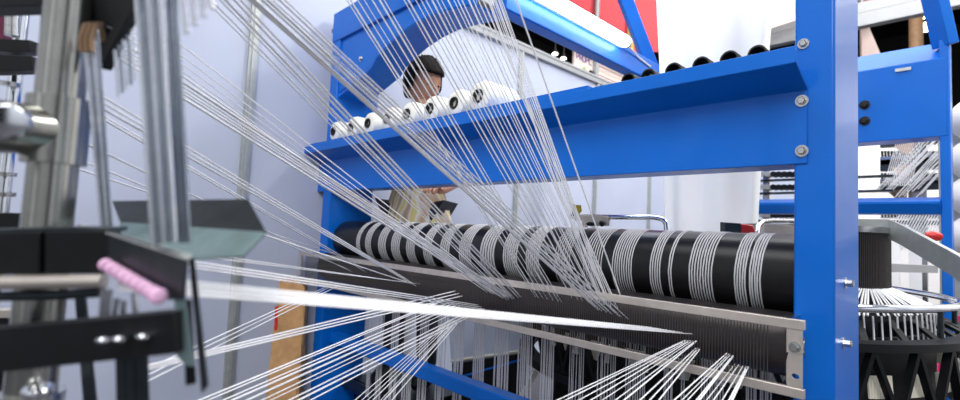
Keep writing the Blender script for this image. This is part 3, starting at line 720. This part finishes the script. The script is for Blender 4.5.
# top black blocks
fp([(-30,-30,.6),(124,-30,.6),(124,2,.6),(-30,8,.6)], .03, BLACK, 'top_block')
fp([(76,-30,.58),(134,-30,.56),(132,8,.56),(101,69,.56),(98,66,.56),(99,48,.565),(112,27,.575),(76,19,.59)], .012, BLACK, 'top_bracket')
fp([(98,24,.60),(118,30,.60),(108,50,.6),(97,45,.6)], .004, DARKST, 'spacer')
# black side bars (two blocks with a slot), rim, round bar
fp([(-30,234,.50),(39,232,.5),(39,274,.5),(-30,276,.5)], .02, BLACK, 'side_block')
fp([(45,232,.5),(107,231,.5),(107,274,.5),(45,274,.5)], .02, BLACK, 'side_block')
fp([(-30,230,.505),(39,228,.505),(76,227,.505),(107,228,.505),(107,232.5,.505),(-30,234.5,.505)], .03, DARKST, 'rim')
MB().tube([at(-30,283,d=.49), at(104,281,d=.49)], .0068, 16).build('round_bar', REEDM, ck)
MB().tube([at(-30,297,d=.5), at(60,295,d=.5), at(104,292,d=.5)], .005, 12).build('rail', DARKST, ck)
# bracket with pink eyelets
br = fp([(107,231,.5),(150,244,.455),(186,256,.42),(182,300,.42),(166,300,.435),(107,262,.5)], .003, DARKST, 'bracket')
fp([(77,224,.55),(84,223,.56),(192,254,.42),(188,259,.415),(108,233,.495)], .002, ALU, 'bracket_top')
for k in range(9):
    t = k/8; p = at(106+52*t, 265+31*t, d=.48-.06*t)
    r_ = .0064 if k < 8 else .0072
    b = MB(); b.lathe(p - Vector((0,0,0)), (CAM-p), [(-.004,r_*.55),(-.003,r_*.8),(-.001,r_),(.0005,r_),(.002,r_*.8),(.003,r_*.5),(.0031,r_*.3)], 18)
    b.build('eyelet', PINK, br)
for k, (u, v, u2, v2) in enumerate(((104,286,101,318),(110,290,106,319),(117,298,113,320),(124,300,122,320),(134,292,136,318))):
    MB().tube([at(u,v,d=.45), at(u2,v2,d=.45)], .0024, 10).build('steel_pin', CHROME, ck)
fp([(-30,331,.46),(60,323,.45),(173,312,.42),(174,354,.42),(60,366,.45),(-30,376,.46)], .02, BLACK, 'lower_bar')
for (u, v) in ((104,339.5), (120,338.5), (144,336)):
    p = at(u, v, d=.424); MB().ball(p, .0042, sc=(1.5,1.5,.7)).build('slot_pin', CHROME, ck)
fp([(74,296,.54),(84,296,.54),(98,430,.54),(85,430,.54)], .004, DARKST, 'hanger')
lg = MB()
for k in range(3): lg.plate([at(115+10*k,350,d=.47), at(124+10*k,350,d=.47), at(126+10*k,430,d=.47), at(117+10*k,430,d=.47)], .006)
lg.build('hanger', DARKST, ck)
fp([(174,300,.43),(179,258,.43),(187,257,.43),(185,300,.43),(192,352,.43),(195,367,.43),(185,366,.43),(173,352,.43)], .002, GUTTER, 'side_blade')
fp([(188,256,.435),(194,258,.435),(208,386,.435),(201,394,.435)], .002, DARKST, 'side_blade')
fp([(182,300,.45),(190,300,.45),(195,384,.45),(185,386,.45)], .003, BLACK, 'side_blade')
# zinc gutter: two sloping sides
gt = thing('zinc_gutter', at(190, 240, d=.55), 'bluish zinc angle gutter with a pointed end behind the steel rods', 'gutter')
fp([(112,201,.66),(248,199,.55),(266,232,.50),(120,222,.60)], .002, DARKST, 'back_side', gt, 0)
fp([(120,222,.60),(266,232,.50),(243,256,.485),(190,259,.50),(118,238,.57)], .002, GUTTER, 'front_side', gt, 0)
MB().plate([at(120,-90,d=.385), at(228,-90,d=.385), at(228,-74,d=.385), at(120,-74,d=.385)], .05).build('top_bar', BLACK, ck)
# hanging rods
def rods(lst, r, m, nm, lab, grp):
    for (u0, v0, u1, v1, d) in lst:
        m_ = m if len(lst) < 4 or lst.index((u0,v0,u1,v1,d)) % 2 else CHROME  # every other rod coloured brighter to imitate highlights in the bundle
        o = MB().tube([at(u0,v0,d=d), at((u0+u1)/2,(v0+v1)/2,d=d), at(u1,v1,d=d)], r, 10).build(nm, m_)
        tag(o, lab, 'rod', grp)
rods([(132+6.2*i, -76, 153.5+5.4*i, 246-1.0*i, .43) for i in range(5)], .0021, ROD, 'steel_rod', 'long chrome rod in the wide left bundle before the zinc gutter', 'wide bundle of chrome rods')
rods([(158+6.5*i, -76, 178+5.5*i, 243, .45) for i in range(3)], .0023, ROD, 'steel_rod', 'long chrome rod in the narrow right bundle before the zinc gutter', 'narrow bundle of chrome rods')
rods([(84+4.4*i, 28, 102+3.0*i, 230, .53) for i in range(4)], .0016, ROD, 'wire_rod', 'long thin dark rod in the bundle hooked under the black bracket', 'dark rod bundle')
rods([(115+4.3*i, 50-5*i, 118.5+4.2*i, 97-4*i, .5) for i in range(5)], .0014, ROD, 'short_rod', 'short chrome rod hanging right of the black bracket', 'short rods by the black bracket')
rods([(171+9.5*i, -78, 186.5+8.6*i, 33-8*i, .4) for i in range(4)], .0025, CHROME, 'thick_rod', 'thick chrome rod end hanging from the top edge right of the long rods', 'rod ends at the top edge')
hk = MB()
for i in range(3): hk.tube([at(82+5*i, 52, d=.52), at(81+5*i, 38, d=.52), at(86+5*i, 25, d=.52), at(93+4*i, 24, d=.535), at(99+2*i, 40, d=.55)], .003, 8)
tag(hk.build('rod_hook', BRONZE), 'bronze hooks holding the dark thin rods under the black bracket', 'hook')
# more of the creel behind, at the left edge
cb2 = thing('creel_bars', at(10, 150, d=.9), 'blurred dark creel bars with chrome posts behind the pipe at the left edge', 'creel')
fp([(-30,37,.9),(30,40,.9),(30,52,.9),(-30,50,.9)], .03, BLACK, 'bar', cb2)
fp([(-30,53,.86),(32,56,.86),(32,70,.86),(-30,72,.86)], .03, BLACK, 'bar', cb2)
fp([(-30,212,.9),(26,214,.9),(26,231,.9),(-30,231,.9)], .03, BLACK, 'bar', cb2)
fp([(-30,-30,.95),(5,-30,.95),(4,42,.95),(-30,42,.95)], .02, mat('dark_magenta', (92,16,52), .5, noise=.1), 'magenta_panel', cb2)
MB().tube([at(13,-30,d=.92), at(12,36,d=.92)], .011, 14).build('post', STEEL, cb2)
p = at(8,150,d=.93); MB().tube([(p.x,p.y,0), (p.x,p.y,1.9)], .011, 14).build('post', CHROME, cb2)
for v in (82, 172, 192): MB().tube([at(10-.04*(v-60),v,d=.9), at(9.6-.04*(v-60),v+4,d=.9)], .016, 14).build('collar', STEEL, cb2)
fp([(-30,310,.9),(13,310,.9),(12,318,.9),(-30,318,.9)], .02, REEDM, 'bar', cb2)
fp([(-30,318,.95),(9,318,.95),(5,430,.95),(-30,430,.95)], .02, BLACK, 'side_sheet', cb2)

# ------------------------------------------------------------------ person behind the shelf
YPn = 1.70
hc = at(424, 84, Y=YPn)                     # head centre
base_z = hc.z - 1.68
px, py = hc.x, hc.y
pf = Vector((.55, -.83, 0)).normalized()    # facing, towards the machine front right
ps = Vector((-pf.y, pf.x, 0))               # the person's left
def pt(f, s, z): return Vector((px, py, base_z)) + pf*f + ps*s + Vector((0,0,z))
def skin(name, verts, edges, radii, m, parent=None, sub=2, loc=None):
    me = bpy.data.meshes.new(name); me.from_pydata(verts, edges, [])
    o = bpy.data.objects.new(name, me); COL.objects.link(o)
    sk = o.modifiers.new('skin', 'SKIN'); sk.use_smooth_shade = True
    for i, r in enumerate(radii):
        me.skin_vertices[0].data[i].radius = (r, r) if not isinstance(r, tuple) else r
    me.skin_vertices[0].data[0].use_root = True
    o.modifiers.new('sub', 'SUBSURF').levels = sub; o.modifiers['sub'].render_levels = sub
    dg = bpy.context.evaluated_depsgraph_get(); me2 = bpy.data.meshes.new_from_object(o.evaluated_get(dg))
    V = [v.co.copy() for v in me2.vertices]; Fc = [tuple(p.vertices) for p in me2.polygons]
    bpy.data.objects.remove(o); bpy.data.meshes.remove(me2)
    return V, Fc
person = thing('person', (px, py, base_z), 'person with short dark hair and a cream patterned top standing behind the yarn packages', 'person')
def addskin(b, verts, edges, radii, sub=2):
    V, Fc = skin('tmp', verts, edges, radii, SKIN, sub=sub); b.add(V, Fc)
body = MB()
# pelvis, spine, neck / legs / arms
BV = [pt(0,0,.95), pt(0,0,1.08), pt(0,0,1.22), pt(.0,0,1.38), pt(.0,0,1.46), pt(.02,0,1.52), pt(.03,0,1.60),
      pt(0,.09,.90), pt(.02,.10,.50), pt(-.01,.10,.10), pt(.07,.11,.04), pt(.15,.12,.03),
      pt(0,-.09,.90), pt(.02,-.10,.50), pt(-.01,-.10,.10), pt(.07,-.11,.04), pt(.15,-.12,.03),
      pt(-.01,.17,1.40), pt(-.03,.23,1.14), pt(.15,.19,1.06), pt(.20,.17,1.06),
      pt(-.01,-.17,1.40), pt(-.02,-.23,1.14), pt(.15,-.17,1.09), pt(.20,-.15,1.10)]
BE = [(0,1),(1,2),(2,3),(3,4),(4,5),(5,6),(0,7),(7,8),(8,9),(9,10),(10,11),(0,12),(12,13),(13,14),(14,15),(15,16),(3,17),(17,18),(18,19),(19,20),(3,21),(21,22),(22,23),(23,24)]
BR = [.13,.115,.125,.13,.07,.05,.055,.085,.055,.036,.04,.025,.085,.055,.036,.04,.025,.055,.04,.028,.03,.055,.04,.028,.03]
addskin(body, BV, BE, BR)
for sgn, wr in ((1, 20), (-1, 24)):
    w0 = BV[wr]
    palm = w0 + pf*.045
    addskin(body, [w0, w0+pf*.04, palm+pf*.03], [(0,1),(1,2)], [(.02,.026),(.016,.038),(.014,.034)], 2)
    for i, ln in enumerate((.066, .076, .070, .054)):
        s0 = palm + pf*.025 + ps*sgn*(.027-.018*i)
        addskin(body, [s0, s0+pf*ln*.45+Vector((0,0,-.004)), s0+pf*ln*.8+Vector((0,0,-.018)), s0+pf*ln+Vector((0,0,-.034))], [(0,1),(1,2),(2,3)], [.009,.0085,.008,.0065], 1)
    th_ = w0 - ps*sgn*.02 + pf*.02
    th_ = w0 + ps*(-sgn)*(-.022) + pf*.018
    addskin(body, [th_, th_+ps*sgn*.022+pf*.026, th_+ps*sgn*.03+pf*.052+Vector((0,0,-.012))], [(0,1),(1,2)], [.011,.0095,.008], 1)
# head: shaped from a sphere
hd = MB().ball((0,0,0), 1, 32, 24); hf = (pf*.75 + ps*(.35) + Vector((.45,.47,0))).normalized(); hf = Vector((hf.x, hf.y, -.28)).normalized()
hs = Vector((0,0,1)).cross(hf).normalized(); hu = hf.cross(hs)
def hp(f, s, z): return hc + hf*f + hs*s + hu*z
hv = []
for v in hd.v:
    f, s, z = v.x, v.y, v.z
    w_ = .086*(1 - .22*max(0, -z)**1.5); l_ = .106*(1 - .12*max(0, -z)); zz = z*.126
    fx = f*l_ + (.012*max(0, f)*max(0,-z)); sx = s*w_
    if f > .55:
        nz = math.exp(-((s/.16)**2 + ((z+.18)/.22)**2)); fx += .022*nz
        for e in (-.38, .38): fx -= .012*math.exp(-(((s-e)/.17)**2 + ((z-.02)/.12)**2))
        fx += .006*math.exp(-((s/.25)**2 + ((z+.55)/.07)**2)) - .003*math.exp(-((s/.3)**2 + ((z+.55)/.02)**2))
    hv.append(hp(fx, sx, zz))
body.add(hv, hd.f)
for sg in (-1, 1):
    b2 = MB().ball((0,0,0), 1, 14, 10); body.add([hp(v.x*.018-.005, sg*.079+v.y*.009, v.z*.031-.005) for v in b2.v], b2.f)
bo = body.build('body', SKIN, person)
b = MB()
for sg in (-1, 1):
    b2 = MB().ball((0,0,0), 1, 10, 8); b.add([hp(.089+v.x*.008, sg*.033+v.y*.013, .002+v.z*.006) for v in b2.v], b2.f)
b.build('eyes', EYE, person)
b2 = MB().ball((0,0,0), 1, 12, 8); MB().add([hp(.098+v.x*.008, v.y*.024, -.070+v.z*.006) for v in b2.v], b2.f).build('mouth', LIP, person)
# hair cap
hb = MB().ball((0,0,0), 1, 40, 26); hv = []; keep = []
for i, v in enumerate(hb.v):
    f, s, z = v.x, v.y, v.z; k = 1 + .03*math.sin(23*s+9*z) + .02*math.sin(31*f)
    hv.append(hp(f*.128*k-.008, s*.112*k, z*.15*k+.012)); keep.append(z > (.26 if f > .42 else (-.42 if f > -.05 else -.75)))
b = MB(); b.add(hv, [f for f in hb.f if all(keep[i] for i in f)])
hair = b.build('hair', HAIR, person); so = hair.modifiers.new('thick', 'SOLIDIFY'); so.thickness = .012
# clothes
top = MB()
addskin(top, [pt(0,0,.62), pt(0,0,.80), BV[0]+Vector((0,0,-.0)), BV[1], BV[2], BV[3], BV[4]-Vector((0,0,.01)), BV[17], BV[18], BV[18].lerp(BV[19],.45), BV[21], BV[22], BV[22].lerp(BV[23],.45)], [(0,1),(1,2),(2,3),(3,4),(4,5),(5,6),(5,7),(7,8),(8,9),(5,10),(10,11),(11,12)], [.22,.23,.20,.145,.15,.155,.075,.07,.056,.05,.07,.056,.05])
top.build('top', CLOTH, person)
tr = MB()
addskin(tr, [BV[0], BV[7], BV[8], BV[9]+Vector((0,0,-.03)), BV[12], BV[13], BV[14]+Vector((0,0,-.03))], [(0,1),(1,2),(2,3),(0,4),(4,5),(5,6)], [.145,.1,.075,.06,.1,.075,.06])
tr.build('trousers', TROU, person)
for sg in (10, 15):
    b2 = MB().ball((0,0,0), 1, 16, 10); q = BV[sg]; MB().add([q + pf*(v.x*.135+.01) + ps*v.y*.052 + Vector((0,0,max(-.055, v.z*.055)+.012)) for v in b2.v], b2.f).build('shoe', BLACK, person)
# low step the person stands on
zst = base_z - .003
b = MB().box((px-.28, py-.2, zst-.03), (px+.3, py+.25, zst))
for sx in (-.26, .25):
    for sy in (-.18, .2): b.box((px+sx, py+sy, 0), (px+sx+.03, py+sy+.03, zst-.03))
tag(b.build('step_platform', DARKST), 'low dark step on the floor that the person stands on', 'step')

# ------------------------------------------------------------------ light
def area(name, loc, target, size, power, rgb=(1,1,1), sy=None):
    l = bpy.data.lights.new(name, 'AREA'); l.energy = power; l.color = rgb; l.size = size
    if sy: l.shape = 'RECTANGLE'; l.size_y = sy
    o = bpy.data.objects.new(name, l); COL.objects.link(o); o.location = loc
    o.rotation_euler = (Vector(target)-Vector(loc)).to_track_quat('-Z', 'Y').to_euler(); return o
area('hall_light_front', (.9, -1.6, 4.2), (-.8, 1.6, .9), 2.2, 150, (1, .98, .97))
area('hall_light_over', (-1.2, 2.6, 5.2), (-1.2, 2.4, 0), 2.6, 150, (.96, .98, 1))
area('hall_light_left', (-1.6, -.6, 4.6), (-1.9, 1.2, .8), 1.8, 45, (.97, .98, 1))
area('hall_light_right', (1.9, 3.6, 4.6), (1.0, 5.5, .8), 2.0, 150, (1, .98, .96))
area('reflector_fill', (2.2, 4.2, 5.6), (1.0, 6.6, 3.6), 1.6, 190, (.97, .98, 1))  # added lamp, brightens the unseen white wall mirrored in the right post
area('hall_light_far', (-1.2, 5.2, 5.6), (-1.6, 6.6, 2.6), 2.5, 95, (1, .97, .95))
w = bpy.data.worlds.new('world'); S.world = w; w.use_nodes = True
N = w.node_tree.nodes; L = w.node_tree.links; bg = N['Background']
tc = N.new('ShaderNodeTexCoord'); sp = N.new('ShaderNodeSeparateXYZ'); L.new(tc.outputs['Generated'], sp.inputs['Vector'])
az = N.new('ShaderNodeMath'); az.operation = 'ARCTAN2'; L.new(sp.outputs['Y'], az.inputs[0]); L.new(sp.outputs['X'], az.inputs[1])
nz = N.new('ShaderNodeTexNoise'); nz.noise_dimensions = '1D'; nz.inputs['Scale'].default_value = 2.6; nz.inputs['Detail'].default_value = 2
L.new(az.outputs[0], nz.inputs['W'])
r1 = N.new('ShaderNodeValToRGB'); L.new(nz.outputs['Fac'], r1.inputs['Fac'])  # invented bright and dark bands all round, giving the metal contrasty reflections
r1.color_ramp.elements[0].position = .38; r1.color_ramp.elements[0].color = (.03, .033, .04, 1)
r1.color_ramp.elements[1].position = .6; r1.color_ramp.elements[1].color = (1.15, 1.2, 1.3, 1)
r2 = N.new('ShaderNodeMapRange'); L.new(sp.outputs['Z'], r2.inputs['Value'])
r2.inputs['From Min'].default_value = -.35; r2.inputs['From Max'].default_value = .15; r2.inputs['To Min'].default_value = .12; r2.inputs['To Max'].default_value = 1
mx = N.new('ShaderNodeMix'); mx.data_type = 'RGBA'; mx.blend_type = 'MULTIPLY'; mx.inputs[0].default_value = 1
L.new(r1.outputs['Color'], mx.inputs[6]); L.new(r2.outputs['Result'], mx.inputs[7]); L.new(mx.outputs[2], bg.inputs['Color'])
bg.inputs['Strength'].default_value = .9
vs_ = S.view_settings; vs_.view_transform = 'Standard'; vs_.look = 'None'; vs_.gamma = 1; vs_.use_curve_mapping = False; vs_.exposure = 0.12
